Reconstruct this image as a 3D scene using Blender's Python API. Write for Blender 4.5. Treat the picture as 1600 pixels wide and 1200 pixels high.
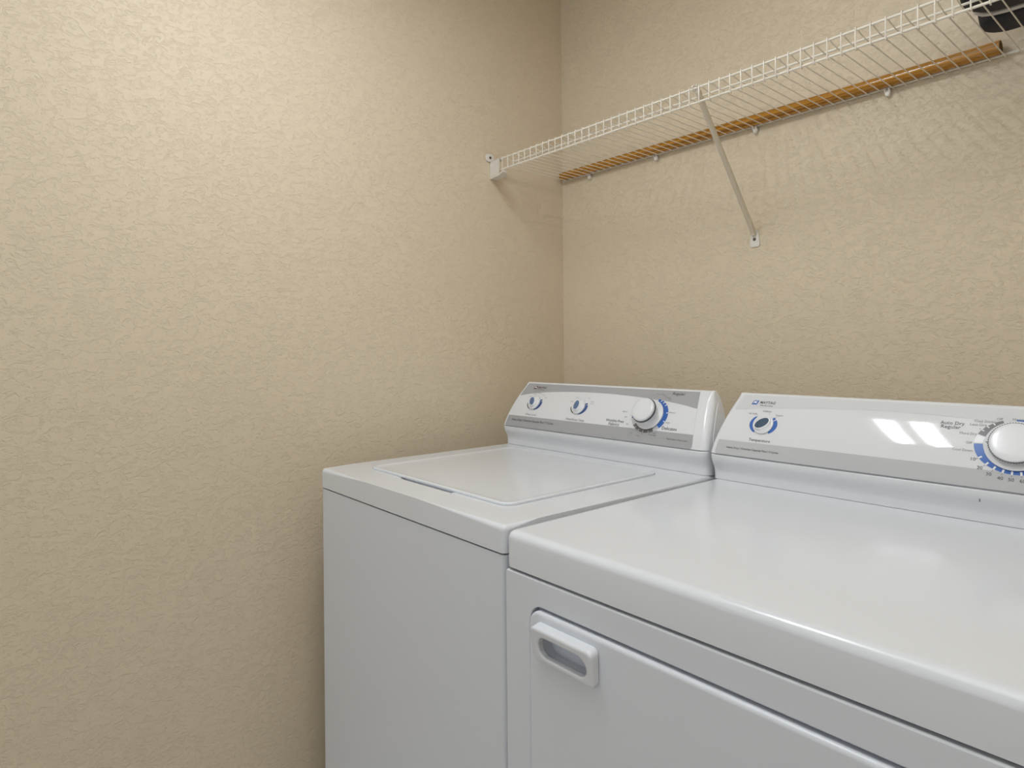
import bpy, bmesh, math, random
from mathutils import Vector, Matrix
for o in list(bpy.data.objects): bpy.data.objects.remove(o, do_unlink=True)
SC = bpy.context.scene
COL = SC.collection
R = math.radians

# ------------------------------------------------------------------ camera
F_PX, YAW, ROLL, PY = 1002.41, R(49.447), R(-0.504), 545.46
CAM = Vector((1.5869, -1.5965, 1.1963))
cam_d = bpy.data.cameras.new('camera')
cam = bpy.data.objects.new('camera', cam_d); COL.objects.link(cam)
cam_d.sensor_width = 36.0
cam_d.lens = F_PX / 1600 * 36.0
cam_d.shift_y = (PY - 600) / 1600
cam_d.clip_start = 0.02
fwd = Vector((-math.sin(YAW), math.cos(YAW), 0)); rt = Vector((math.cos(YAW), math.sin(YAW), 0)); up = Vector((0, 0, 1))
rt2 = rt * math.cos(ROLL) + up * math.sin(ROLL); up2 = up * math.cos(ROLL) - rt * math.sin(ROLL)
M = Matrix((rt2, up2, -fwd)).transposed().to_4x4(); M.translation = CAM
cam.matrix_world = M
SC.camera = cam

# ------------------------------------------------------------------ world, light levels, exposure
w = bpy.data.worlds.new('world'); SC.world = w; w.use_nodes = True
w.node_tree.nodes['Background'].inputs[0].default_value = (0.9, 0.95, 1.0, 1)
w.node_tree.nodes['Background'].inputs[1].default_value = 0.3
SC.view_settings.view_transform = 'Standard'
SC.view_settings.look = 'None'
SC.view_settings.gamma = 1
SC.view_settings.use_curve_mapping = False
SC.view_settings.exposure = -0.17
LAMP = 48.0            # mean radiance of the two lit strips of the ceiling fixture
LAMP_COL = (0.90, 0.96, 1.0)
REAR_FILL = 12.5           # added fill light shining in through the opening behind the camera
rear_fill = bpy.data.lights.new('rear_fill_light', 'AREA'); rear_fill.shape = 'RECTANGLE'
rear_fill.size = 1.9; rear_fill.size_y = 2.1; rear_fill.energy = REAR_FILL; rear_fill.color = (0.93, 0.97, 1.0)
rear_fill_o = bpy.data.objects.new('rear_fill_light', rear_fill); COL.objects.link(rear_fill_o)
rear_fill_o.location = (1.15, -3.7, 1.35); rear_fill_o.rotation_euler = (R(90), 0, 0)

BOUNCE_FILL = 140.0          # added fill spot beside the camera, aimed up to brighten by ceiling bounce
fl = bpy.data.lights.new('added_bounce_fill', 'SPOT'); fl.energy = BOUNCE_FILL; fl.color = (0.93, 0.97, 1.0)
fl.spot_size = R(85); fl.spot_blend = 0.6; fl.shadow_soft_size = 0.05
fl_o = bpy.data.objects.new('added_bounce_fill', fl); COL.objects.link(fl_o)
fl_o.location = (1.62, -1.72, 1.40)
fl_o.rotation_euler = (Vector((1.62, -1.28, 2.43)) - Vector(fl_o.location)).to_track_quat('-Z', 'Y').to_euler()

# ------------------------------------------------------------------ materials
def nmat(name):
    m = bpy.data.materials.new(name); m.use_nodes = True
    nt = m.node_tree; b = nt.nodes['Principled BSDF']
    return m, nt, b
def mat(name, col, rough=0.4, metal=0.0, coat=0.0, bump=0.0, bscale=60, var=0.0):
    m, nt, b = nmat(name)
    b.inputs['Base Color'].default_value = (*col, 1)
    b.inputs['Roughness'].default_value = rough
    b.inputs['Metallic'].default_value = metal
    b.inputs['Coat Weight'].default_value = coat
    b.inputs['Coat Roughness'].default_value = 0.06
    tc = nt.nodes.new('ShaderNodeTexCoord')
    n = nt.nodes.new('ShaderNodeTexNoise'); n.inputs['Scale'].default_value = bscale; n.inputs['Detail'].default_value = 3
    nt.links.new(tc.outputs['Object'], n.inputs['Vector'])
    if var:
        mx = nt.nodes.new('ShaderNodeMixRGB'); mx.inputs[1].default_value = (*[c * (1 - var) for c in col], 1)
        mx.inputs[2].default_value = (*[min(1, c * (1 + var)) for c in col], 1)
        nt.links.new(n.outputs['Fac'], mx.inputs[0]); nt.links.new(mx.outputs[0], b.inputs['Base Color'])
    if bump:
        bp = nt.nodes.new('ShaderNodeBump'); bp.inputs['Strength'].default_value = bump; bp.inputs['Distance'].default_value = 0.002
        nt.links.new(n.outputs['Fac'], bp.inputs['Height']); nt.links.new(bp.outputs[0], b.inputs['Normal'])
    return m
def emis(name, col, s):
    m, nt, b = nmat(name)
    b.inputs['Base Color'].default_value = (*col, 1)
    b.inputs['Emission Color'].default_value = (*col, 1)
    b.inputs['Emission Strength'].default_value = s
    return m

def wall_mat(name, col, strength=0.46):
    """painted knock-down plaster: flat-topped irregular patches with little ridged edges"""
    m, nt, b = nmat(name)
    b.inputs['Roughness'].default_value = 0.55
    b.inputs['Base Color'].default_value = (*col, 1)
    b.inputs['Specular IOR Level'].default_value = 0.3
    L = nt.links.new
    tc = nt.nodes.new('ShaderNodeTexCoord'); mp = nt.nodes.new('ShaderNodeMapping')
    mp.inputs['Scale'].default_value = (1, 1, 1.5); mp.inputs['Rotation'].default_value = (R(14), R(-12), 0)
    L(tc.outputs['Object'], mp.inputs[0])
    n1 = nt.nodes.new('ShaderNodeTexNoise'); n1.inputs['Scale'].default_value = 58; n1.inputs['Detail'].default_value = 7
    n1.inputs['Roughness'].default_value = 0.62; n1.inputs['Distortion'].default_value = 1.2
    L(mp.outputs[0], n1.inputs['Vector'])
    r1 = nt.nodes.new('ShaderNodeValToRGB'); r1.color_ramp.elements[0].position = 0.35; r1.color_ramp.elements[1].position = 0.50
    L(n1.outputs['Fac'], r1.inputs[0])
    n2 = nt.nodes.new('ShaderNodeTexNoise'); n2.inputs['Scale'].default_value = 170; n2.inputs['Detail'].default_value = 5
    n2.inputs['Roughness'].default_value = 0.6; n2.inputs['Distortion'].default_value = 0.8
    L(mp.outputs[0], n2.inputs['Vector'])
    ad = nt.nodes.new('ShaderNodeMath'); ad.operation = 'MULTIPLY_ADD'
    ad.inputs[1].default_value = 0.50
    L(n2.outputs['Fac'], ad.inputs[0]); L(r1.outputs[0], ad.inputs[2])
    bp = nt.nodes.new('ShaderNodeBump'); bp.inputs['Strength'].default_value = strength; bp.inputs['Distance'].default_value = 0.0026
    L(ad.outputs[0], bp.inputs['Height']); L(bp.outputs[0], b.inputs['Normal'])
    return m

WALL = wall_mat('beige_knockdown_paint', (0.775, 0.662, 0.505))
CEIL = wall_mat('white_ceiling_paint', (0.78, 0.77, 0.74), 0.3)
TRIM = mat('white_trim_paint', (0.78, 0.78, 0.76), 0.35)
TILE = mat('pale_floor_tile', (0.55, 0.52, 0.47), 0.35, var=0.08, bscale=8)
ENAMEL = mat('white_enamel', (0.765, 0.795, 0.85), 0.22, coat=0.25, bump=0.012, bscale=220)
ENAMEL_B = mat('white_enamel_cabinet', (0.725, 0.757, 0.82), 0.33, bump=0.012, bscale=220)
PLASTIC = mat('white_console_plastic', (0.79, 0.805, 0.84), 0.24, coat=0.15)
PANEL = mat('console_face', (0.78, 0.79, 0.82), 0.045)
SILVER = mat('silver_print', (0.41, 0.415, 0.435), 0.06)
SILVER_P = mat('pale_and_sheen_print', (0.55, 0.56, 0.585), 0.05)  # pale print; on the dryer band, ceiling reflection put into the silver
SHEEN = mat('sheen_silver_print', (0.70, 0.71, 0.735), 0.045)  # dryer arc silver, lightened to paint in the ceiling light's sheen
BLUE = mat('blue_print', (0.05, 0.15, 0.50), 0.3)
BLUE_D = mat('dark_blue_print', (0.045, 0.095, 0.28), 0.3)
GREY = mat('grey_print', (0.17, 0.17, 0.175), 0.3)
INK = mat('dark_ink', (0.085, 0.085, 0.09), 0.4)
INK_L = mat('light_ink', (0.26, 0.26, 0.27), 0.4)
MAROON = mat('maroon_ink', (0.10, 0.035, 0.035), 0.4)
WHITEP = mat('white_print', (0.85, 0.86, 0.9), 0.3)
INSERT = mat('slate_blue_insert', (0.115, 0.18, 0.33), 0.3)
INSERT_D = mat('dark_slate_insert', (0.06, 0.10, 0.16), 0.25)
KNURL = mat('dark_knurl_plastic', (0.10, 0.105, 0.11), 0.4)
DARK = mat('gap_shade_black', (0.02, 0.02, 0.02), 0.8)  # black for blocks that stand in for shade under the top panels
WIRE = mat('white_vinyl_wire', (0.86, 0.81, 0.72), 0.35)
WPLAST = mat('white_bracket_plastic', (0.82, 0.79, 0.74), 0.4)
STEEL = mat('screw_steel', (0.12, 0.10, 0.08), 0.4, metal=0.6)
NAVY = mat('navy_black_fabric', (0.012, 0.011, 0.020), 0.7, bump=0.25, bscale=400)
PIPING = mat('cream_piping', (0.72, 0.70, 0.65), 0.5)
def wood_mat():
    m, nt, b = nmat('amber_wood')
    L = nt.links.new
    tc = nt.nodes.new('ShaderNodeTexCoord'); mp = nt.nodes.new('ShaderNodeMapping')
    mp.inputs['Scale'].default_value = (1.2, 190, 190); L(tc.outputs['Object'], mp.inputs[0])
    n = nt.nodes.new('ShaderNodeTexNoise'); n.inputs['Scale'].default_value = 1.6; n.inputs['Detail'].default_value = 3
    L(mp.outputs[0], n.inputs['Vector'])
    r = nt.nodes.new('ShaderNodeValToRGB')
    e = r.color_ramp.elements; e[0].position = 0.32; e[0].color = (0.19, 0.070, 0.004, 1); e[1].position = 0.68; e[1].color = (0.60, 0.270, 0.018, 1)
    L(n.outputs['Fac'], r.inputs[0]); L(r.outputs[0], b.inputs['Base Color'])
    b.inputs['Roughness'].default_value = 0.22; b.inputs['Coat Weight'].default_value = 0.4
    return m
WOOD = wood_mat()
BRACE = mat('cream_brace_vinyl', (0.71, 0.635, 0.51), 0.4)
WOOD_END = mat('pale_cut_wood', (0.30, 0.19, 0.07), 0.6)

# ------------------------------------------------------------------ helpers
ORIG = {}
def smooth(me, ang=38):
    for p in me.polygons: p.use_smooth = True
    me.set_sharp_from_angle(angle=R(ang))
def link(name, me, mats, parent=None, ang=38, sm=True, wn=False):
    """links a mesh given in world coordinates; children are stored relative to their thing's base"""
    o = bpy.data.objects.new(name, me); COL.objects.link(o)
    if not isinstance(mats, (list, tuple)): mats = [mats]
    if len(me.materials) == 0:
        for m in mats: me.materials.append(m)
    if sm:
        smooth(me, ang)
        if wn: o.modifiers.new('weighted_normals', 'WEIGHTED_NORMAL').keep_sharp = True
    if parent is not None:
        org = ORIG[parent.name]; me.transform(Matrix.Translation(-org)); o.parent = parent; ORIG[o.name] = org
    else: ORIG[o.name] = Vector((0, 0, 0))
    return o
def bmlink(name, bm, mats, parent=None, ang=38, sm=True, wn=False):
    me = bpy.data.meshes.new(name); bmesh.ops.recalc_face_normals(bm, faces=bm.faces); bm.to_mesh(me); bm.free()
    return link(name, me, mats, parent, ang, sm, wn)
def thing(name, label, cat, loc, group=None):
    o = bpy.data.objects.new(name, None); COL.objects.link(o); o.location = loc; o.empty_display_size = 0.1
    ORIG[o.name] = Vector(loc); tag(o, label, cat, group); return o
def tag(o, label, cat, group=None):
    o['label'] = label; o['category'] = cat
    if group: o['group'] = group
    return o
def recenter(o, loc):
    """moves a top-level mesh's origin to a point on it"""
    loc = Vector(loc); o.data.transform(Matrix.Translation(-loc)); o.location = loc; ORIG[o.name] = loc
def struct(o): o['kind'] = 'structure'; return o
def box(bm, x0, x1, y0, y1, z0, z1, bev=0.0, seg=3, which=None, mi=0):
    g = bmesh.ops.create_cube(bm, size=1)
    vs = g['verts']
    for v in vs: v.co = Vector(((x0 + x1) / 2 + v.co.x * (x1 - x0), (y0 + y1) / 2 + v.co.y * (y1 - y0), (z0 + z1) / 2 + v.co.z * (z1 - z0)))
    es = set(e for v in vs for e in v.link_edges)
    fs = set(f for v in vs for f in v.link_faces)
    for f in fs: f.material_index = mi
    if bev:
        if which: es = [e for e in es if which(e)]
        bmesh.ops.bevel(bm, geom=list(es), offset=bev, segments=seg, profile=0.5, affect='EDGES', clamp_overlap=True)
def obox(name, x0, x1, y0, y1, z0, z1, m, parent=None, bev=0.0, seg=3, which=None):
    bm = bmesh.new(); box(bm, x0, x1, y0, y1, z0, z1, bev, seg, which); return bmlink(name, bm, m, parent, wn=bev > 0)
def tube(bm, pts, r, n=8, caps=True):
    pts = [Vector(p) for p in pts]; rings = []
    prev = None
    for i, p in enumerate(pts):
        a = pts[max(0, i - 1)]; b = pts[min(len(pts) - 1, i + 1)]
        t = (b - a).normalized()
        if prev is None:
            u = t.orthogonal().normalized()
        else:
            u = (prev - t * prev.dot(t)).normalized()
        prev = u; v = t.cross(u)
        rings.append([bm.verts.new(p + (u * math.cos(2 * math.pi * k / n) + v * math.sin(2 * math.pi * k / n)) * r) for k in range(n)])
    for A, B in zip(rings, rings[1:]):
        for k in range(n): bm.faces.new((A[k], A[(k + 1) % n], B[(k + 1) % n], B[k]))
    if caps: bm.faces.new(rings[0]); bm.faces.new(rings[-1])
def otube(name, pts, r, m, parent=None, n=8):
    bm = bmesh.new(); tube(bm, pts, r, n); return bmlink(name, bm, m, parent)
def lathe(bm, prof, frame, n=48, sx=1.0, sy=1.0, mi=0, close=True):
    """prof: (radius, height) pairs about the frame's third axis"""
    rings = []
    for r, h in prof:
        rings.append([bm.verts.new(frame @ Vector((r * sx * math.cos(2 * math.pi * k / n), r * sy * math.sin(2 * math.pi * k / n), h))) for k in range(n)])
    fs = []
    for A, B in zip(rings, rings[1:]):
        for k in range(n): fs.append(bm.faces.new((A[k], A[(k + 1) % n], B[(k + 1) % n], B[k])))
    if close:
        fs.append(bm.faces.new(rings[0])); fs.append(bm.faces.new(rings[-1]))
    for f in fs: f.material_index = mi
    return rings
def rrect(x0, x1, z0, z1, r, n=8):
    P = []
    for cx, cz, a in ((x1 - r, z1 - r, 0), (x0 + r, z1 - r, 90), (x0 + r, z0 + r, 180), (x1 - r, z0 + r, 270)):
        for k in range(n + 1):
            t = R(a + 90 * k / n); P.append((cx + r * math.cos(t), cz + r * math.sin(t)))
    return P
def plate(outlines, depth, bevel=0.0, bres=3):
    """a plate (outline plus holes) as a mesh in x / y / z-thickness, centred on z=0"""
    c = bpy.data.curves.new('plate', 'CURVE'); c.dimensions = '2D'; c.fill_mode = 'BOTH'
    c.extrude = max(depth / 2 - bevel, 0.00001); c.bevel_depth = bevel; c.bevel_resolution = bres; c.offset = -bevel
    for ol in outlines:
        s = c.splines.new('POLY'); s.points.add(len(ol) - 1); s.use_cyclic_u = True
        for p, q in zip(s.points, ol): p.co = (q[0], q[1], 0, 1)
    o = bpy.data.objects.new('plate', c); COL.objects.link(o)
    dg = bpy.context.evaluated_depsgraph_get(); dg.update()
    me = bpy.data.meshes.new_from_object(o.evaluated_get(dg))
    bpy.data.objects.remove(o, do_unlink=True)
    me.materials.clear()
    bm = bmesh.new(); bm.from_mesh(me); bmesh.ops.remove_doubles(bm, verts=bm.verts, dist=1e-6)
    bm.to_mesh(me); bm.free()
    return me
XZ = Matrix(((1, 0, 0, 0), (0, 0, -1, 0), (0, 1, 0, 0), (0, 0, 0, 1)))    # plate standing up, its face towards -y
def text_tris(s, font_shear=0.0, bold=0.0, spacing=1.0):
    c = bpy.data.curves.new('txt', 'FONT'); c.body = s; c.size = 1; c.shear = font_shear; c.offset = bold; c.resolution_u = 2; c.space_character = spacing
    o = bpy.data.objects.new('txt', c); COL.objects.link(o)
    dg = bpy.context.evaluated_depsgraph_get(); dg.update()
    me = bpy.data.meshes.new_from_object(o.evaluated_get(dg))
    vs = [(v.co.x, v.co.y) for v in me.vertices]; fs = [tuple(p.vertices) for p in me.polygons]
    bpy.data.objects.remove(o, do_unlink=True); bpy.data.meshes.remove(me)
    return vs, fs

# ------------------------------------------------------------------ the room
RX, RY, RZ = 2.15, -2.75, 2.43
def wallbox(name, *a): return struct(obox(name, *a))
wallbox('wall_left', -0.10, 0.0, RY - 0.1, 0.1, 0, RZ, WALL)
wallbox('wall_back', 0.0, RX, 0.0, 0.10, 0, RZ, WALL)
wallbox('wall_right', RX, RX + 0.10, RY - 0.1, 0.1, 0, RZ, WALL)
wf_bm = bmesh.new()     # the wall behind the camera has a wide opening
box(wf_bm, 0.0, 0.15, RY - 0.1, RY, 0, RZ); box(wf_bm, 2.0, RX, RY - 0.1, RY, 0, RZ); box(wf_bm, 0.15, 2.0, RY - 0.1, RY, 2.30, RZ)
struct(bmlink('wall_front', wf_bm, WALL))
wallbox('floor', -0.1, RX + 0.1, RY - 1.2, 0.1, -0.1, 0, TILE)
wallbox('ceiling', -0.1, RX + 0.1, RY - 0.1, 0.1, RZ, RZ + 0.1, CEIL)
wallbox('baseboard_left', 0, 0.012, RY, 0, 0, 0.09, TRIM)
wallbox('baseboard_back', 0.012, RX, -0.012, 0, 0, 0.09, TRIM)
tb = bmesh.new()
box(tb, 0.08, 0.15, RY, RY + 0.015, 0, 2.30); box(tb, 2.0, 2.07, RY, RY + 0.015, 0, 2.30); box(tb, 0.08, 2.07, RY, RY + 0.015, 2.30, 2.37)
struct(bmlink('trim_1', tb, TRIM))

# ------------------------------------------------------------------ ceiling fixture
FX0, FX1, FY0, FY1 = 0.54, 0.86, -1.46, -0.92
fx = thing('ceiling_light', 'white ceiling fixture with two long lit strips above the laundry floor', 'ceiling light', ((FX0 + FX1) / 2, (FY0 + FY1) / 2, RZ))
obox('housing', FX0, FX1, FY0, FY1, RZ - 0.07, RZ - 0.0005, TRIM, fx, 0.008)
LENS_M = emis('lit_lens', LAMP_COL, LAMP * 0.30)      # frosted lens
CORE_M = emis('lit_core', LAMP_COL, LAMP * 2.70)      # the tube showing through its middle
for cx in (0.639, 0.765):
    bm = bmesh.new()
    n = 14; ra = []; rb = []
    for k in range(n + 1):
        a = math.pi * k / n
        ra.append(bm.verts.new((cx + 0.039 * math.cos(a), FY0 + 0.05, RZ - 0.0705 - 0.026 * math.sin(a))))
        rb.append(bm.verts.new((cx + 0.039 * math.cos(a), FY1 - 0.05, RZ - 0.0705 - 0.026 * math.sin(a))))
    for k in range(n): bm.faces.new((ra[k], ra[k + 1], rb[k + 1], rb[k])).material_index = 1 if k in (6, 7) else 0
    bm.faces.new(ra); bm.faces.new(rb); bm.faces.new((ra[0], rb[0], rb[-1], ra[-1]))
    bmlink('light_strip', bm, [LENS_M, CORE_M], fx)

# ------------------------------------------------------------------ console surface shared by washer and dryer
H = 0.915
W = 0.686
NOSE, ZN, YT, ZT, BUL = .0139, .057, .0572, .178, .0069
def Sv(v): return (-NOSE + (YT + NOSE) * v - BUL * 4 * v * (1 - v), ZN + (ZT - ZN) * v)
_N = 400
_vs = [-0.15 + 1.3 * i / _N for i in range(_N + 1)]
_pt = [Sv(v) for v in _vs]; _arc = [0.0]
for a, b in zip(_pt, _pt[1:]): _arc.append(_arc[-1] + math.hypot(b[0] - a[0], b[1] - a[1]))
_k0 = min(range(_N + 1), key=lambda i: abs(_vs[i])); _o = _arc[_k0]; _arc = [a - _o for a in _arc]
PL = 0.1410
def v_of_h(h):
    for i in range(_N):
        if _arc[i + 1] >= h:
            t = (h - _arc[i]) / (_arc[i + 1] - _arc[i]); return _vs[i] + t * (_vs[i + 1] - _vs[i])
    return _vs[-1]
def inset_l(z): return 0.0303 * max(0, (z - ZN) / (ZT - ZN)) ** 1.428
def inset_r(z): return 0.742 * inset_l(z)
class Console:
    def __init__(self, x0, yb): self.x0, self.yb = x0, yb
    def frame(self, x, h):
        v = v_of_h(h); y, z = Sv(v); a, b = Sv(v - .002), Sv(v + .002)
        t = Vector((0, b[0] - a[0], b[1] - a[1])).normalized(); n = Vector((0, -t.z, t.y))
        p = Vector((self.x0 + x, self.yb + y, H + z))
        m = Matrix((Vector((1, 0, 0)), t, n)).transposed().to_4x4(); m.translation = p
        return m
    def P(self, x, h, off=0.0): return self.frame(x, h) @ Vector((0, 0, off))

def build_console(C, parent):
    front = [(0, .0006), (0, .014), (-.001, .020), (-.004, .0275), (-.0085, .0345), (-.0120, .041), (-.0136, .047), (-.0139, .0525), (-.0125, .0541), (-.0085, .0545), (-.0085, .0560)]
    front += [(-.0125, .0563)]
    front += [Sv(i / 18) for i in range(19)] + [(.0592, .1803), (.0620, .1818), (.0650, .1823)]
    def back(z):
        if z < .145: return .082
        t = (z - .145) / (.1823 - .145); return .082 - .012 * t * t
    bm = bmesh.new(); rings = []
    for y, z in front:
        L, Rr = inset_l(z), W - inset_r(z); B = back(z); dep = B - y
        rl, rr_ = min(.010, dep * .45), min(.017, dep * .45)
        ol = []
        ol.append((L, B))
        for k in range(6):
            a = R(180 + 90 * k / 5); ol.append((L + rl + rl * math.cos(a), y + rl + rl * math.sin(a)))
        for k in range(8):
            a = R(270 + 90 * k / 7); ol.append((Rr - rr_ + rr_ * math.cos(a), y + rr_ + rr_ * math.sin(a)))
        ol.append((Rr, B))
        rings.append([bm.verts.new((C.x0 + x, C.yb + yy, H + z)) for x, yy in ol])
    n = len(rings[0])
    for A, B in zip(rings, rings[1:]):
        for k in range(n): bm.faces.new((A[k], A[(k + 1) % n], B[(k + 1) % n], B[k]))
    bm.faces.new(rings[0]); bm.faces.new(rings[-1])
    con = bmlink('control_console', bm, PLASTIC, parent, ang=30, wn=True)
    # side plate with rounded top on the right end
    bm = bmesh.new(); rows = []
    for y, z in front:
        yf = max(y, -.004) + .024; yb_ = back(z) - .004
        if z < .010 or z > .170 or yb_ - yf < .006: continue
        xr = W - inset_r(z)
        rows.append([bm.verts.new((C.x0 + xr + dx, C.yb + y_, H + z)) for dx, y_ in ((-.002, yf), (.0011, yf), (.0011, yb_), (-.002, yb_))])
    for A, B in zip(rows, rows[1:]):
        for k in range(4): bm.faces.new((A[k], A[(k + 1) % 4], B[(k + 1) % 4], B[k]))
    bm.faces.new(rows[0]); bm.faces.new(rows[-1])
    bmlink('side_plate', bm, PLASTIC, con, ang=30)
    return con

class Graphic:
    """prints on a console face: everything lies on the curved face and is one mesh with the panel"""
    def __init__(self, C, ml, mr):
        self.C = C; self.bm = bmesh.new(); self.mats = []; self.ml, self.mr = ml, mr
    def mi(self, m):
        if m not in self.mats: self.mats.append(m)
        return self.mats.index(m)
    def xl(self, h):
        z = Sv(v_of_h(h))[1]; r = .005; e = 0
        if h < r: e = r - math.sqrt(max(0, r * r - (r - h) ** 2))
        return inset_l(z) + self.ml + e
    def xr(self, h):
        z = Sv(v_of_h(h))[1]; r = .006; e = 0
        if h < r: e = r - math.sqrt(max(0, r * r - (r - h) ** 2))
        return W - inset_r(z) - self.mr - e
    def base(self, m, th=.0012):
        hs = [0, .0006, .0015, .003, .0045, .006] + [.006 + (PL - .006) * i / 20 for i in range(1, 21)]
        top = [[self.bm.verts.new(self.C.P(self.xl(h) + (self.xr(h) - self.xl(h)) * k / 4, h, th)) for k in range(5)] for h in hs]
        bot = [[self.bm.verts.new(self.C.P(self.xl(h) + (self.xr(h) - self.xl(h)) * k / 4, h, -.001)) for k in range(5)] for h in hs]
        i = self.mi(m)
        def f(*v): q = self.bm.faces.new(v); q.material_index = i
        for a in range(len(hs) - 1):
            for k in range(4): f(top[a][k], top[a][k + 1], top[a + 1][k + 1], top[a + 1][k])
            f(top[a][0], top[a + 1][0], bot[a + 1][0], bot[a][0]); f(top[a][4], bot[a][4], bot[a + 1][4], top[a + 1][4])
        for k in range(4): f(top[0][k + 1], top[0][k], bot[0][k], bot[0][k + 1]); f(top[-1][k], top[-1][k + 1], bot[-1][k + 1], bot[-1][k])
        self.off = th
    def strip(self, lo, hi, m, lift=.00025, rows=6):
        """lo, hi: lists of (x, h); quads between them"""
        i = self.mi(m); g = []
        for (xa, ha), (xb, hb) in zip(lo, hi):
            g.append([self.bm.verts.new(self.C.P(xa + (xb - xa) * k / rows, ha + (hb - ha) * k / rows, self.off + lift)) for k in range(rows + 1)])
        for A, B in zip(g, g[1:]):
            for k in range(rows): self.bm.faces.new((A[k], B[k], B[k + 1], A[k + 1])).material_index = i
    def ring(self, cx, ch, a, b, inner, a0, a1, m, n=None, lift=.0004):
        n = n or max(3, int(abs(a1 - a0) / 4)); lo = []; hi = []
        for k in range(n + 1):
            t = R(a0 + (a1 - a0) * k / n); c, s = math.cos(t), math.sin(t)
            lo.append((cx + (a - inner) * c, ch + (b - inner) * s)); hi.append((cx + a * c, ch + b * s))
        self.strip(lo, hi, m, lift, 2)
    def tick(self, cx, ch, a, b, l0, l1, ang, m, wd=.0007, lift=.0006):
        c, s = math.cos(R(ang)), math.sin(R(ang))
        p0 = Vector((cx + (a + l0) * c, ch + (b + l0) * s)); p1 = Vector((cx + (a + l1) * c, ch + (b + l1) * s))
        d = (p1 - p0).normalized(); q = Vector((-d.y, d.x)) * wd / 2
        self.strip([p0 - q, p0 + q], [p1 - q, p1 + q], m, lift, 1)
    def text(self, s, x0, x1, hb, m, shear=0.0, bold=0.0, hscale=1.0, lift=.0006, size=None):
        vs, fs = text_tris(s, shear, bold)
        if not vs: return
        mx0 = min(v[0] for v in vs); mx1 = max(v[0] for v in vs)
        k = size if size else (x1 - x0) / (mx1 - mx0); i = self.mi(m)
        bv = [self.bm.verts.new(self.C.P(x0 + (v[0] - mx0) * k, hb + v[1] * k * hscale, self.off + lift)) for v in vs]
        for f in fs:
            try: self.bm.faces.new([bv[j] for j in f]).material_index = i
            except ValueError: pass
    def poly(self, pts, m, lift=.0005):
        i = self.mi(m); self.bm.faces.new([self.bm.verts.new(self.C.P(x, h, self.off + lift)) for x, h in pts]).material_index = i
    def done(self, name, parent):
        me = bpy.data.meshes.new(name); self.bm.normal_update(); self.bm.to_mesh(me); self.bm.free()
        for m in self.mats: me.materials.append(m)
        return link(name, me, self.mats, parent, ang=30)

def small_knob(C, x, h, rot, parent, name, ins, k_h, ia, ib):
    fr = C.frame(x, h) @ Matrix.Translation((0, 0, .0018)) @ Matrix.Diagonal((1, 1, k_h, 1))
    bm = bmesh.new()
    lathe(bm, [(.0205, 0), (.0215, .0015), (.0212, .006), (.0195, .0085)], fr, 40)
    fr2 = fr @ Matrix.Rotation(R(rot), 4, 'Z')
    n = 40; secs = []
    for t, hh in ((0, .007), (.35, .011), (.7, .016), (.93, .0195), (1.0, .0202)):
        a = .0185 + (ia + .002 - .0185) * t; b = .0185 + (ib + .002 - .0185) * (t ** .7)
        if t == 1.0: a -= .001; b -= .001
        secs.append([bm.verts.new(fr2 @ Vector((a * math.cos(2 * math.pi * k / n), b * math.sin(2 * math.pi * k / n), hh))) for k in range(n)])
    for A, B in zip(secs, secs[1:]):
        for k in range(n): bm.faces.new((A[k], A[(k + 1) % n], B[(k + 1) % n], B[k]))
    bm.faces.new(secs[-1]); bm.faces.new(secs[0])
    k = bmlink(name, bm, PLASTIC, parent)
    bm = bmesh.new(); lathe(bm, [(1, .0200), (1, .0208), (.93, .0211)], fr2, 40, ia, ib)
    q = bmlink('grip_insert', bm, ins, k); q['label'] = 'slate blue oval insert on the grip'
    return k
def large_knob(C, x, h, parent, name, k_r=1.0, k_h=1.0):
    fr = C.frame(x, h) @ Matrix.Translation((0, 0, .0018)) @ Matrix.Diagonal((k_r, k_r, k_h, 1))
    bm = bmesh.new()
    lathe(bm, [(.0375, 0), (.0385, .001), (.0383, .003), (.0365, .0046), (.0300, .0060), (.0278, .0080), (.0268, .0140), (.0268, .0235)], fr, 64)
    k = bmlink(name, bm, PLASTIC, parent)
    bm = bmesh.new(); n = 120; A = []; B = []
    for i in range(n):
        r = .0322 if i % 2 else .0309; t = 2 * math.pi * i / n
        A.append(bm.verts.new(fr @ Vector((r * math.cos(t), r * math.sin(t), .0225)))); B.append(bm.verts.new(fr @ Vector((r * math.cos(t), r * math.sin(t), .0262))))
    for i in range(n): bm.faces.new((A[i], A[(i + 1) % n], B[(i + 1) % n], B[i]))
    bm.faces.new(A); bm.faces.new(B)
    q = bmlink('knurled_ring', bm, KNURL, k, sm=False); q['label'] = 'dark knurled ring around the knob'
    bm = bmesh.new()
    lathe(bm, [(.0300, .0262), (.0303, .0275), (.0300, .0300), (.0290, .0318), (.0270, .0330), (.0200, .0340), (.0100, .0346), (.002, .0348)], fr, 64)
    bmlink('knob_cap', bm, PLASTIC, k)
    # pointer mark on the skirt
    bm = bmesh.new(); 
    c, s = math.cos(R(178)), math.sin(R(178))
    pa = [fr @ Vector(((.0300 + d) * c - e * s, (.0300 + d) * s + e * c, .0068 if d == 0 else .0055)) for d, e in ((0, -.0006), (.006, -.0006), (.006, .0006), (0, .0006))]
    bm.faces.new([bm.verts.new(p) for p in pa])
    r_ = bmesh.ops.extrude_face_region(bm, geom=list(bm.faces))
    nrm = fr.to_3x3() @ Vector((0, 0, 1))
    for v in r_['geom']:
        if isinstance(v, bmesh.types.BMVert): v.co -= nrm * .003
    bmlink('pointer_mark', bm, INK, k)
    return k

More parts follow.
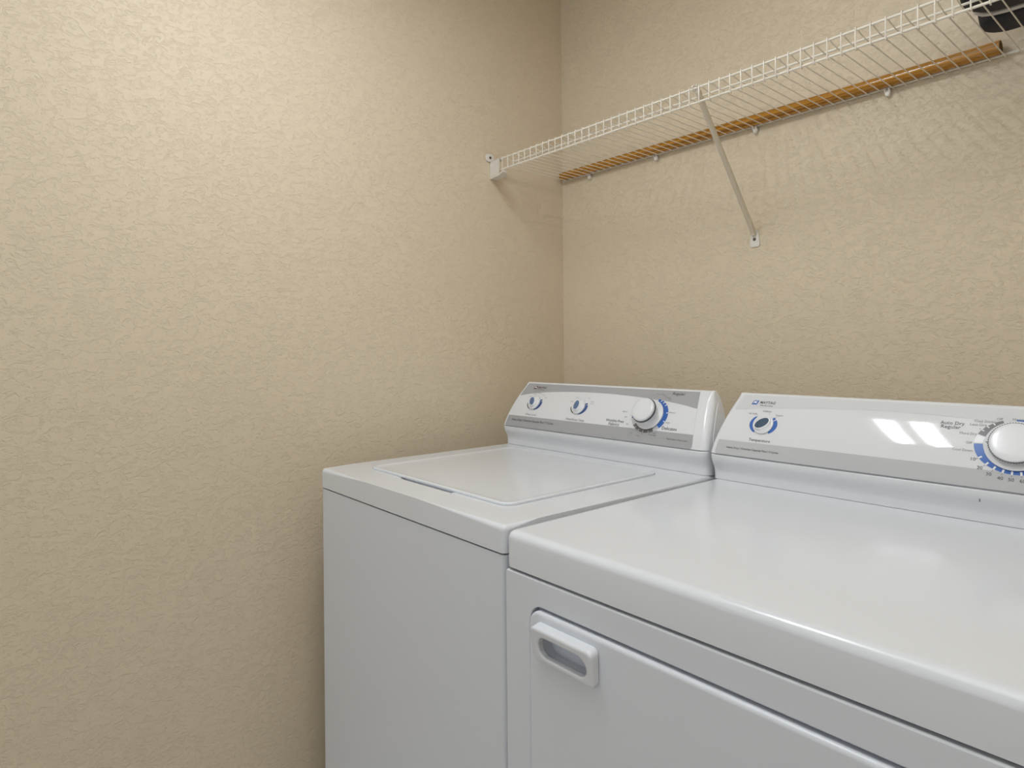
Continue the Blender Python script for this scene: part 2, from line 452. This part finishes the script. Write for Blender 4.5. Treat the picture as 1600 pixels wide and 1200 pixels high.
# ------------------------------------------------------------------ washer
WX0, WX1, WYF = 0.1173, 0.8031, -0.9461
WYB, WT = -0.285, 0.0445
ws = thing('washing_machine', 'white top-loading washing machine against the left wall, narrow silver arc on its console', 'washing machine', ((WX0 + WX1) / 2, (WYF + WYB) / 2, 0))
vert = lambda e: abs(e.verts[0].co.z - e.verts[1].co.z) > .3
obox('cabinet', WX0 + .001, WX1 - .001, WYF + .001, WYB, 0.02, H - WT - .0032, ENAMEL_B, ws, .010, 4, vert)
obox('gap_shade', WX0 + .006, WX1 - .006, WYF + .007, WYB - .006, H - WT - .0100, H - WT + .004, DARK, ws)  # black block added to darken the gap like shade
for sx in (WX0 + .05, WX1 - .05):
    for sy in (WYF + .05, WYB - .05):
        bm = bmesh.new(); lathe(bm, [(.018, 0), (.02, .003), (.012, .008), (.012, .0205)], Matrix.Translation((sx, sy, 0)), 16)
        bmlink('leveling_foot', bm, KNURL, ws)
# top panel with finger recess in front of the lid
LX0, LX1, LY0, LY1 = 0.200, 0.712, -0.862, -0.418
bm = bmesh.new()
xs = [WX0, .345, .362, .535, .552, WX1]; ys = [WYF, -.872, -.8705, -.8560, -.852, WYB]
g = [[bm.verts.new((x, y, H)) for y in ys] for x in xs]
for i in (2, 3):
    for j in (2, 3): g[i][j].co.z = H - .0075 if j == 3 else H - .0060
b0 = [[None] * 6 for _ in range(6)]
for i in range(6):
    for j in range(6):
        if i in (0, 5) or j in (0, 5): b0[i][j] = bm.verts.new((xs[i], ys[j], H - WT))
for i in range(5):
    for j in range(5): bm.faces.new((g[i][j], g[i + 1][j], g[i + 1][j + 1], g[i][j + 1]))
    bm.faces.new((g[i][0], b0[i][0], b0[i + 1][0], g[i + 1][0])); bm.faces.new((g[i][5], g[i + 1][5], b0[i + 1][5], b0[i][5]))
    bm.faces.new((g[0][i], g[0][i + 1], b0[0][i + 1], b0[0][i])); bm.faces.new((g[5][i], b0[5][i], b0[5][i + 1], g[5][i + 1]))
bm.faces.new([b0[i][0] for i in range(6)] + [b0[5][j] for j in range(1, 6)] + [b0[i][5] for i in range(4, -1, -1)] + [b0[0][j] for j in range(4, 0, -1)])
def onb(v): return abs(v.co.x - WX0) < 1e-5 or abs(v.co.x - WX1) < 1e-5 or abs(v.co.y - WYF) < 1e-5 or abs(v.co.y - WYB) < 1e-5
corner = lambda v: (abs(v.co.x - WX0) < 1e-5 or abs(v.co.x - WX1) < 1e-5) and (abs(v.co.y - WYF) < 1e-5 or abs(v.co.y - WYB) < 1e-5)
es = []
for e in bm.edges:
    a, b = e.verts
    if abs(a.co.z - H) < 1e-5 and abs(b.co.z - H) < 1e-5 and onb(a) and onb(b) and (abs(a.co.x - b.co.x) < 1e-5 and (abs(a.co.x - WX0) < 1e-5 or abs(a.co.x - WX1) < 1e-5) or abs(a.co.y - b.co.y) < 1e-5 and (abs(a.co.y - WYF) < 1e-5 or abs(a.co.y - WYB) < 1e-5)): es.append(e)
    elif corner(a) and corner(b) and abs(a.co.z - b.co.z) > .01: es.append(e)
bmesh.ops.bevel(bm, geom=es, offset=.0095, segments=5, profile=.5, affect='EDGES', clamp_overlap=True)
bmlink('top_panel', bm, ENAMEL, ws, ang=40, wn=True)
# lid: raised rim, gently dished middle
bm = bmesh.new()
secs = []
for ins, z in ((0, .0004), (0, .0030), (.0010, .0046), (.0030, .0054), (.0055, .0054), (.0085, .0046), (.014, .0036), (.030, .0030), (.07, .0028)):
    secs.append([bm.verts.new((x, y, H + z)) for x, y in rrect(LX0 + ins, LX1 - ins, LY0 + ins, LY1 - ins, max(.024 - ins, .006), 6)])
n = len(secs[0])
for A, B in zip(secs, secs[1:]):
    for k in range(n): bm.faces.new((A[k], A[(k + 1) % n], B[(k + 1) % n], B[k]))
bm.faces.new(secs[-1]); bm.faces.new(secs[0])
bmlink('lid', bm, ENAMEL, ws, ang=50, wn=True)

CW = Console(WX0, -0.3643)
con = build_console(CW, ws)
G = Graphic(CW, .0130, .0345); G.base(PANEL)
arc_pts = [(.0363, .0975), (.055, .1015), (.0798, .1062), (.12, .1115), (.164, .1155), (.2201, .1190), (.2768, .1210), (.33, .1215), (.3823, .1207), (.4545, .1173), (.51, .1135), (.5607, .1085), (.60, .1030), (.6337, .0965)]
lo = [(G.xl(.0975), .0972)] + arc_pts[1:-1] + [(G.xr(.0965), .0960)]
hi = [(G.xl(PL), PL)] + [(G.xl(PL) + (G.xr(PL) - G.xl(PL)) * ((p[0] - lo[0][0]) / (lo[-1][0] - lo[0][0])), PL) for p in arc_pts[1:-1]] + [(G.xr(PL), PL)]
# keep the slanting ends on the panel edge
def band(G, lofn, hifn, m, n=40, rows=8):
    lo, hi = [], []
    i = G.mi(m); g = []
    for a in range(n + 1):
        row = []
        for k in range(rows + 1):
            u = a / n; h = 0
            xa = .03 + .61 * u
            h = lofn(xa) + (hifn(xa) - lofn(xa)) * k / rows
            x = G.xl(h) + (G.xr(h) - G.xl(h)) * u
            h = lofn(x) + (hifn(x) - lofn(x)) * k / rows
            row.append(G.bm.verts.new(G.C.P(x, h, G.off + .00025)))
        g.append(row)
    for A, B in zip(g, g[1:]):
        for k in range(rows): G.bm.faces.new((A[k], B[k], B[k + 1], A[k + 1])).material_index = i
def arcfn(x):
    P = arc_pts
    if x <= P[0][0]: return P[0][1] + (x - P[0][0]) * .2
    for a, b in zip(P, P[1:]):
        if x <= b[0]: return a[1] + (b[1] - a[1]) * (x - a[0]) / (b[0] - a[0])
    return P[-1][1] - (x - P[-1][0]) * .18
band(G, arcfn, lambda x: PL - .0002, SILVER)
band(G, lambda x: .0002, lambda x: .0322, SILVER)
def badge(G, x, h, mt, mword, k=1.0):
    G.poly([(x, h), (x + .0115, h), (x + .0150, h + .0105), (x + .0035, h + .0105)], mt)
    G.text('M', x + .0035, x + .0112, h + .0026, WHITEP, shear=.2, bold=.02, lift=.0008)
    G.text('MAYTAG', x + .0178, x + .0515, h + .0030, mword, shear=.15, bold=.018, hscale=1.05)
    G.text('Performa', x + .0200, x + .0470, h - .0030, mword, shear=.2, hscale=.75)
badge(G, .0745, .1215, MAROON, MAROON)
K1, K2, K3 = (.107, .0758), (.2825, .0752), (.5165, .0700)
for K in (K1, K2):
    G.ring(*K, .0300, .0225, .0085, -78, 38, BLUE_D); G.ring(*K, .0300, .0225, .0030, 186, 242, INK, lift=.0004)
    for a in (22, 48): G.tick(*K, .0300, .0225, -.006, .001, a, WHITEP, .0014, .0008)
G.text('Water Level', .0868, .1310, .0365, INK_L)
G.text('Wash/Rinse Temp', .2500, .3175, .0350, INK_L)
for s, x, h in (('Mini', .0720, .0945), ('Small', .0880, .1025), ('Medium', .1040, .1062), ('Large', .1240, .1020), ('Super', .1370, .0940)): G.text(s, x, x, h, INK_L, size=.0048)
for s, x, h in (('Cold', .2440, .0885), ('Warm', .2580, .1010), ('Hot', .3020, .1020), ('Warm', .3160, .0910), ('Cold', .3170, .0855)): G.text(s, x, x, h, INK_L, size=.0048)
a3, b3 = .0510, .0455
G.ring(*K3, a3, b3, .0125, -43, 78, BLUE); G.ring(*K3, a3, b3, .0125, -140, -62, GREY)
G.ring(*K3, a3, b3, .0125, -62, -44, SILVER_P); G.ring(*K3, a3, b3, .0125, -168, -142, SILVER_P); G.ring(*K3, a3, b3, .0125, 172, 196, BLUE_D)
for a in (66, 54, 42, 12, -18, 184): G.tick(*K3, a3, b3, -.005, .0005, a, WHITEP, .0022, .0008)
for a in (66, 42, 12, -18, -52, -75, -95, -118, 172, 186, 200): G.tick(*K3, a3, b3, .001, .0055, a, INK_L)
for a in (-78, -96, -112, -128): G.tick(*K3, a3, b3, -.005, .0005, a, SILVER_P, .0020, .0008)
G.text('Wrinkle Free', .3890, .4470, .0432, INK, hscale=.95); G.text('Fabrics', .4020, .4350, .0338, INK, hscale=.95)
G.text('Regular', .5585, .5935, .1285, INK, shear=.1); G.text('Delicates', .5620, .6030, .0370, INK)
G.text('Pull to Start / Push to Stop', .5830, .6375, .0148, INK)
G.text('Heavy Duty / Oversize Capacity Plus / 7 Cycles', .0370, .2090, .0170, INK, bold=.01)
for s, x, h in (('Off', .5020, .1235), ('Super Heavy', .5150, .1270), ('Heavy', .5330, .1228), ('Normal', .5420, .1185), ('Light', .5520, .1140), ('Normal', .5700, .0795), ('Light', .5700, .0535),
                ('Normal', .4330, .0720), ('Light', .4440, .0580), ('Off', .4560, .0395), ('Spin', .4740, .0190), ('Rinse', .4960, .0140), ('Light', .5400, .0250), ('Super Light', .5290, .0195)):
    G.text(s, x, x, h, INK_L, size=.0050)
G.done('control_panel', con)
small_knob(CW, *K1, 118, ws, 'water_level_knob', INSERT, .6, .0130, .0085)
small_knob(CW, *K2, 92, ws, 'temperature_knob', INSERT, .6, .0130, .0085)
large_knob(CW, *K3, ws, 'cycle_knob')

# ------------------------------------------------------------------ dryer
DX0 = 0.8179; DX1 = DX0 + W; DYF = -0.9563; DYB = -0.290; DT = 0.0550
dr = thing('clothes_dryer', 'white front-loading clothes dryer in the foreground, right of the washing machine', 'clothes dryer', ((DX0 + DX1) / 2, (DYF + DYB) / 2, 0))
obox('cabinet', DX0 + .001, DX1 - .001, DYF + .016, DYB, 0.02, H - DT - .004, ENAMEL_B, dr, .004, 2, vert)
obox('gap_shade', DX0 + .008, DX1 - .008, DYF + .010, DYB - .01, H - DT - .012, H - DT + .004, DARK, dr)  # same shade block under the dryer top
for sx in (DX0 + .05, DX1 - .05):
    for sy in (DYF + .06, DYB - .05):
        bm = bmesh.new(); lathe(bm, [(.018, 0), (.02, .003), (.012, .008), (.012, .0205)], Matrix.Translation((sx, sy, 0)), 16)
        bmlink('leveling_foot', bm, KNURL, dr)
# top with softly rounded front
bm = bmesh.new(); secs = []
rd = .0125
prof_t = [(0, H - DT), (0, H - DT + .006)] + [(rd * (1 - math.cos(R(a))), H - rd + rd * math.sin(R(a))) for a in range(0, 91, 15)] + [(rd + .004, H), (rd + .012, H), (.05, H)]
for ins, z in prof_t:
    secs.append([bm.verts.new((x, y, z)) for x, y in rrect(DX0 - .0005 + ins, DX1 + .0005 - ins, DYF + ins, DYB - ins, max(.015 - ins * .8, .004), 6)])
n = len(secs[0])
for A, B in zip(secs, secs[1:]):
    for k in range(n): bm.faces.new((A[k], A[(k + 1) % n], B[(k + 1) % n], B[k]))
bm.faces.new(secs[0]); bm.faces.new(secs[-1])
bmlink('top_panel', bm, ENAMEL, dr, ang=50)
# front panel with the door opening
DO = (0.8745, 1.4470, 0.2450, 0.8165)
me = plate([rrect(DX0 + .0005, DX1 - .0005, .10, H - DT - .0045, .006, 4), rrect(*DO, .024, 8)], .016, .0025, 2)
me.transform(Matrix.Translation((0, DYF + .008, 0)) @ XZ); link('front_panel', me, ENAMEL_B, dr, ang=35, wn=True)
obox('toe_kick', DX0 + .004, DX1 - .004, DYF + .010, DYF + .03, .02, .102, ENAMEL_B, dr)
me = plate([rrect(DO[0] + .0028, DO[1] - .0028, DO[2] + .003, DO[3] - .0042, .022, 8), rrect(.9065, 1.0055, .7530, .7910, .0155, 10)], .022, .0052, 4)
me.transform(Matrix.Translation((0, DYF + .006, 0)) @ XZ); door = link('door', me, ENAMEL_B, dr, ang=35, wn=True)
obox('finger_pocket', .9000, 1.0120, DYF + .0130, DYF + .0155, .7460, .7980, ENAMEL_B, door)
DOORY = DYF - .005
hz0, hz1, hx0, hx1 = .7475, .8010, .8960, 1.0160
me = plate([rrect(hx0, hx1, hz0, hz1, .010, 6), rrect(.9095, 1.0025, .7560, .7880, .0155, 10)], .020, .0042, 4)
me.transform(Matrix.Translation((0, DOORY - .009, 0)) @ XZ)
for v in me.vertices:
    t = (v.co.z - hz0) / (hz1 - hz0); d = DOORY - v.co.y
    if d > 0: v.co.y = DOORY - d * (.45 + .45 * t); v.co.z -= d * .20 * t
hd = link('door_handle', me, ENAMEL, door, ang=35, wn=True); hd['label'] = 'raised white handle housing with an oval finger pocket'

CD = Console(DX0, -0.3718)
con = build_console(CD, dr)
G = Graphic(CD, .0130, .0345); G.base(PANEL)
band(G, lambda x: .0002, lambda x: .0308 - .006 * max(0, (x - .25)) , SILVER_P)  # paler than the washer band: reflected ceiling light painted in
def darc(x): return .1010 + .0195 * math.sin(math.pi * min(1, max(0, (x - .02) / .62)))
band(G, darc, lambda x: PL - .0002, SHEEN)
badge(G, .0668, .1172, BLUE, INK)
K1 = (.1060, .0725); KT = (.5220, .0735)
G.ring(*K1, .0295, .0228, .0110, 130, 238, BLUE); G.ring(*K1, .0295, .0228, .0110, -58, 50, BLUE)
G.tick(*K1, .0295, .0228, -.006, .001, 33, WHITEP, .0016, .0008)
for a in (126, 78, 45): G.tick(*K1, .0295, .0228, .001, .004, a, INK_L)
G.text('Temperature', .0835, .1290, .0345, INK)
G.text('Air Fluff', .0680, .0855, .0935, INK_L); G.text('Delicate', .0970, .1160, .1010, INK_L); G.text('Regular', .1270, .1430, .0935, INK_L)
G.text('Heavy Duty / Oversize Capacity Plus / 7 Cycles', .0385, .1505, .0140, INK, bold=.01)
aT, bT = .0565, .0470
G.ring(*KT, aT, bT, .0120, 182, 405, BLUE); G.ring(*KT, aT, bT, .0120, 114, 160, GREY); G.ring(*KT, aT, bT, .0120, 162, 180, WHITEP); G.ring(*KT, aT, bT, .0120, 50, 96, BLUE)
for a in (213, 229, 242, 255, 267, 279, 292, 306): G.tick(*KT, aT, bT, -.0050, .0008, a, WHITEP, .0028, .0008); G.tick(*KT, aT, bT, -.001, .0045, a, INK_L)
for a in (128, 139, 150): G.tick(*KT, aT, bT, -.0045, .0005, a, PANEL, .0022, .0008); G.tick(*KT, aT, bT, .001, .0040, a, INK_L)
for s, x, h in (('10', .4685, .0450), ('20', .4778, .0318), ('30', .4903, .0232), ('40', .5050, .0189), ('50', .5189, .0182), ('60', .5330, .0182)):
    G.text(s, x - .0038, 0, h - .0025, INK, size=.0078)
G.text('Auto Dry', .4140, .4485, .1030, INK); G.text('Regular', .4160, .4440, .0955, INK)
G.text('Off', .4905, .4985, .1172, INK_L); G.text('Cool Down', .4610, .4900, .1110, INK_L); G.text('Less Dry', .4560, .4790, .1040, INK_L)
G.text('More Dry', .4440, .4680, .0868, INK_L); G.text('Off', .4550, .4630, .0705, INK_L); G.text('Cool Down', .4380, .4655, .0570, INK_L)
G.text('More Dry', .5110, .5360, .1178, INK_L)
G.done('control_panel', con)
bm = bmesh.new()
box(bm, 1.2962, 1.2974, -.3830, -.3775, .9495, .9570)
q = bmlink('scuff_mark', bm, GREY, con); q['label'] = 'small dark scuff mark'
small_knob(CD, *K1, 36, dr, 'temperature_knob', INSERT_D, .35, .0155, .0090)
large_knob(CD, KT[0] - .0015, KT[1], dr, 'timer_knob', 1.09, .45)

# ------------------------------------------------------------------ wire shelf
ZS, ZB, SD, SX0, PIT = 1.7785, 1.7458, 0.3424, 0.0883, 0.0254
SXE = SX0 + 62 * PIT + .01
sh = thing('wire_shelf', 'long white vinyl-coated wire shelf across the back wall above the machines', 'shelf', (0.012, -0.008, ZS))
otube('front_rail', [(.078, -SD, ZS), (SXE, -SD, ZS)], .0025, WIRE, sh)
otube('lip_rail', [(.078, -SD, ZB), (SXE, -SD, ZB)], .0025, WIRE, sh)
otube('middle_rail', [(.070, -.2910, ZS + .0008), (SXE, -.2910, ZS + .0008)], .0024, WIRE, sh)
otube('back_rail', [(.012, -.008, ZS - .0010), (SXE, -.008, ZS - .0010)], .0026, WIRE, sh)
pts = [(0, -.0055, ZS - .0050), (0, -.270, ZS - .0038), (0, -.300, ZS - .0030), (0, -SD + .020, ZS + .0002), (0, -SD + .008, ZS + .0036), (0, -SD, ZS + .0040), (0, -SD - .0030, ZS + .0034), (0, -SD - .0041, ZS - .0010), (0, -SD - .0041, ZB + .0010), (0, -SD - .0026, ZB - .0032), (0, -SD + .0008, ZB - .0042), (0, -SD + .003, ZB - .0036)]
wm = None
for x in (SX0 - 2 * PIT, SX0 - PIT):     # two short wires behind the end bracket
    otube('deck_wire', [(x, -.0055, ZS - .0050), (x, -.2900, ZS - .0034)], .00128, WIRE, sh, 7)
for n in range(0, 63):
    x = SX0 + n * PIT
    if wm is None:
        bm = bmesh.new(); tube(bm, pts, .00128, 7)
        wo = bmlink('deck_wire', bm, WIRE, sh); wm = wo
        wo.data.transform(Matrix.Translation((ORIG[sh.name].x, 0, 0))); o = wo
    else:
        o = wm.copy(); COL.objects.link(o)
    o.location = (x - ORIG[sh.name].x, 0, 0)

# left end bracket
br = thing('shelf_end_bracket', 'white plastic end bracket on the left wall holding the shelf corner', 'bracket', (0.0, -0.345, 1.765))
def prism(bm, plan, z0, z1):
    lo = [bm.verts.new((x, y, z0)) for x, y in plan]; hi = [bm.verts.new((x, y, z1)) for x, y in plan]; n = len(plan)
    for k in range(n): bm.faces.new((lo[k], lo[(k + 1) % n], hi[(k + 1) % n], hi[k]))
    bm.faces.new(lo); bm.faces.new(hi)
bm = bmesh.new()
prism(bm, [(.001, -.3245), (.055, -.3335), (.055, -.3295), (.001, -.3205)], 1.7400, 1.7880)
prism(bm, [(.001, -.3245), (.055, -.3335), (.092, -.3490), (.092, -.3300), (.055, -.3050), (.001, -.2950)], 1.7345, 1.7395)
prism(bm, [(.001, -.3245), (.055, -.3335), (.055, -.3100), (.001, -.3000)], 1.7865, 1.7890)
prism(bm, [(.001, -.3210), (.005, -.3210), (.005, -.2950), (.001, -.2950)], 1.7395, 1.7865)
bmlink('holder', bm, WPLAST, br)
me = plate([rrect(-.3420, -.3110, 1.7885, 1.8130, .009, 6)], .005, .001, 2)
me.transform(Matrix(((0, 0, 1, .0033), (1, 0, 0, 0), (0, 1, 0, 0), (0, 0, 0, 1)))); link('screw_tab', me, WPLAST, br)
bm = bmesh.new(); lathe(bm, [(.0042, 0), (.0042, .0012), (.003, .0018)], Matrix.Translation((.0058, -.3270, 1.8010)) @ Matrix.Rotation(R(90), 4, 'Y'), 16)
q = bmlink('screw', bm, STEEL, br); q['label'] = 'dark screw head'

# diagonal brace
bc = thing('shelf_brace', 'slanted white support rod from the shelf front down to the back wall', 'brace', (0.716, 0.0, 1.4800))
otube('rod', [(.7640, -.3330, 1.7740), (.7610, -.318, 1.7590), (.7165, -.0140, 1.5040), (.7160, -.0085, 1.4930)], .0066, BRACE, bc, 14)
ol = rrect(.7022, .7300, 1.4605, 1.5060, .006, 5)
ol = [(x + (0 if z < 1.49 else (.716 - x) * .45 * (z - 1.49) / .016), z) for x, z in ol]
me = plate([ol], .0030, .0008, 2); me.transform(Matrix.Translation((0, -.0020, 0)) @ XZ); link('wall_plate', me, WPLAST, bc)
bm = bmesh.new(); lathe(bm, [(.0042, 0), (.0040, .0013), (.0030, .0018)], Matrix.Translation((.716, -.0034, 1.4810)) @ Matrix.Rotation(R(90), 4, 'X'), 16)
q = bmlink('screw', bm, STEEL, bc); q['label'] = 'dark screw head'
hk = [(.7640, -SD - .0005 + .0068 * math.cos(R(a)), ZS + .0065 * math.sin(R(a))) for a in range(-50, 171, 20)]
bm = bmesh.new(); tube(bm, [(p[0] - .0055, p[1], p[2]) for p in hk], .0016, 6); tube(bm, [(p[0] + .0055, p[1], p[2]) for p in hk], .0016, 6)
tube(bm, [(.7640, -.3330, 1.7740), (.7640, -.3365, 1.7725)], .0060, 8)
bmlink('hook', bm, WPLAST, bc)

# wall clips under the back rail
CL = [(.1348, 'small white clip on the shelf back rail nearest the corner'),
      (.4049, 'small white clip on the back rail midway between corner and slanted rod'),
      (.7231, 'small white clip on the back rail just right of the slanted rod'),
      (1.0416, 'small white clip on the back rail furthest right, below the amber rod')]
c0 = None
for x, lab in CL:
    if c0 is None:
        c0 = thing('shelf_clip', lab, 'clip', (x, 0.0, ZS), 'clips along the shelf back rail')
        bm = bmesh.new()
        hkp = [(0, -.0015, ZS - .018), (0, -.0080, ZS - .0125), (0, -.0128, ZS - .0050), (0, -.0132, ZS + .0010), (0, -.0108, ZS + .0048), (0, -.0070, ZS + .0055)]
        for dx in (-.0042, .0042): tube(bm, [(x + dx, p[1], p[2]) for p in hkp[1:]], .0021, 7)
        box(bm, x - .0058, x + .0058, -.0105, -.0006, ZS - .0160, ZS - .0045, .0022, 3)
        bmlink('clip_body', bm, WPLAST, c0)
        bm = bmesh.new(); lathe(bm, [(.0052, 0), (.0052, .0090), (.0040, .0105)], Matrix.Translation((x, -.0015, ZS - .0145)) @ Matrix.Rotation(R(90), 4, 'X'), 16)
        bmlink('nail_cap', bm, WPLAST, c0)
        src = list(c0.children)
    else:
        c = c0.copy(); COL.objects.link(c); c.location = (x, 0, ZS); c['label'] = lab
        for s in src:
            d = s.copy(); COL.objects.link(d); d.parent = c

# amber wooden rod lying on the shelf against the wall
RR = .0140; RYC, RZC = -.0195, ZS - .0026 + RR
bm = bmesh.new()
prof = [(.0006, 0), (RR - .001, 0), (RR, .001), (RR, 1.2355), (RR - .0008, 1.2365), (RR - .0018, 1.2365), (RR - .0024, 1.2320), (.0006, 1.2320)]
lathe(bm, prof, Matrix.Translation((.016, RYC, RZC)) @ Matrix.Rotation(R(90), 4, 'Y'), 32)
for f in bm.faces:
    if f.calc_center_median().x > 1.2478: f.material_index = 1
rod = bmlink('wooden_rod', bm, [WOOD, WOOD_END]); recenter(rod, (.016, RYC, RZC - RR))
tag(rod, 'long amber varnished wooden rod lying on the wire shelf against the back wall', 'rod')

# dark bag at the right end of the shelf
def pillow(bm, x0, x1, y0, y1, z0, z1, r, seg=6):
    secs = []
    hh = z1 - z0
    for i in range(13):
        t = i / 12; a = math.pi * t
        ins = r * (1 - math.sin(a) ** .55)
        z = z0 + hh * (1 - math.cos(a)) / 2
        rad = max(.012, min(.055, (y1 - y0) / 2 - ins - .002))
        secs.append([bm.verts.new((x, y, z)) for x, y in rrect(x0 + ins, x1 - ins, y0 + ins, y1 - ins, rad, seg)])
    n = len(secs[0])
    for A, B in zip(secs, secs[1:]):
        for k in range(n): bm.faces.new((A[k], A[(k + 1) % n], B[(k + 1) % n], B[k]))
    bm.faces.new(secs[0]); bm.faces.new(secs[-1])
ZD = ZS + .0046
bag = thing('fabric_bag', 'dark navy bag with white piping at the right end of the wire shelf', 'bag', (1.43, -.21, ZD))
bm = bmesh.new(); pillow(bm, 1.243, 1.62, -.326, -.196, ZD, ZD + .17, .016); bmlink('front_compartment', bm, NAVY, bag, ang=60)
bm = bmesh.new(); pillow(bm, 1.243, 1.62, -.192, -.094, ZD, ZD + .15, .014); bmlink('rear_compartment', bm, NAVY, bag, ang=60)
pp = [(1.262, -.240, ZD + .02), (1.260, -.222, ZD + .0042), (1.266, -.208, ZD + .0042), (1.280, -.198, ZD + .0042), (1.300, -.193, ZD + .0042), (1.36, -.190, ZD + .0042), (1.45, -.190, ZD + .0042), (1.60, -.190, ZD + .0042)]
bm = bmesh.new(); tube(bm, pp, .0042, 8); q = bmlink('piping', bm, PIPING, bag, ang=60); q['label'] = 'white piping'
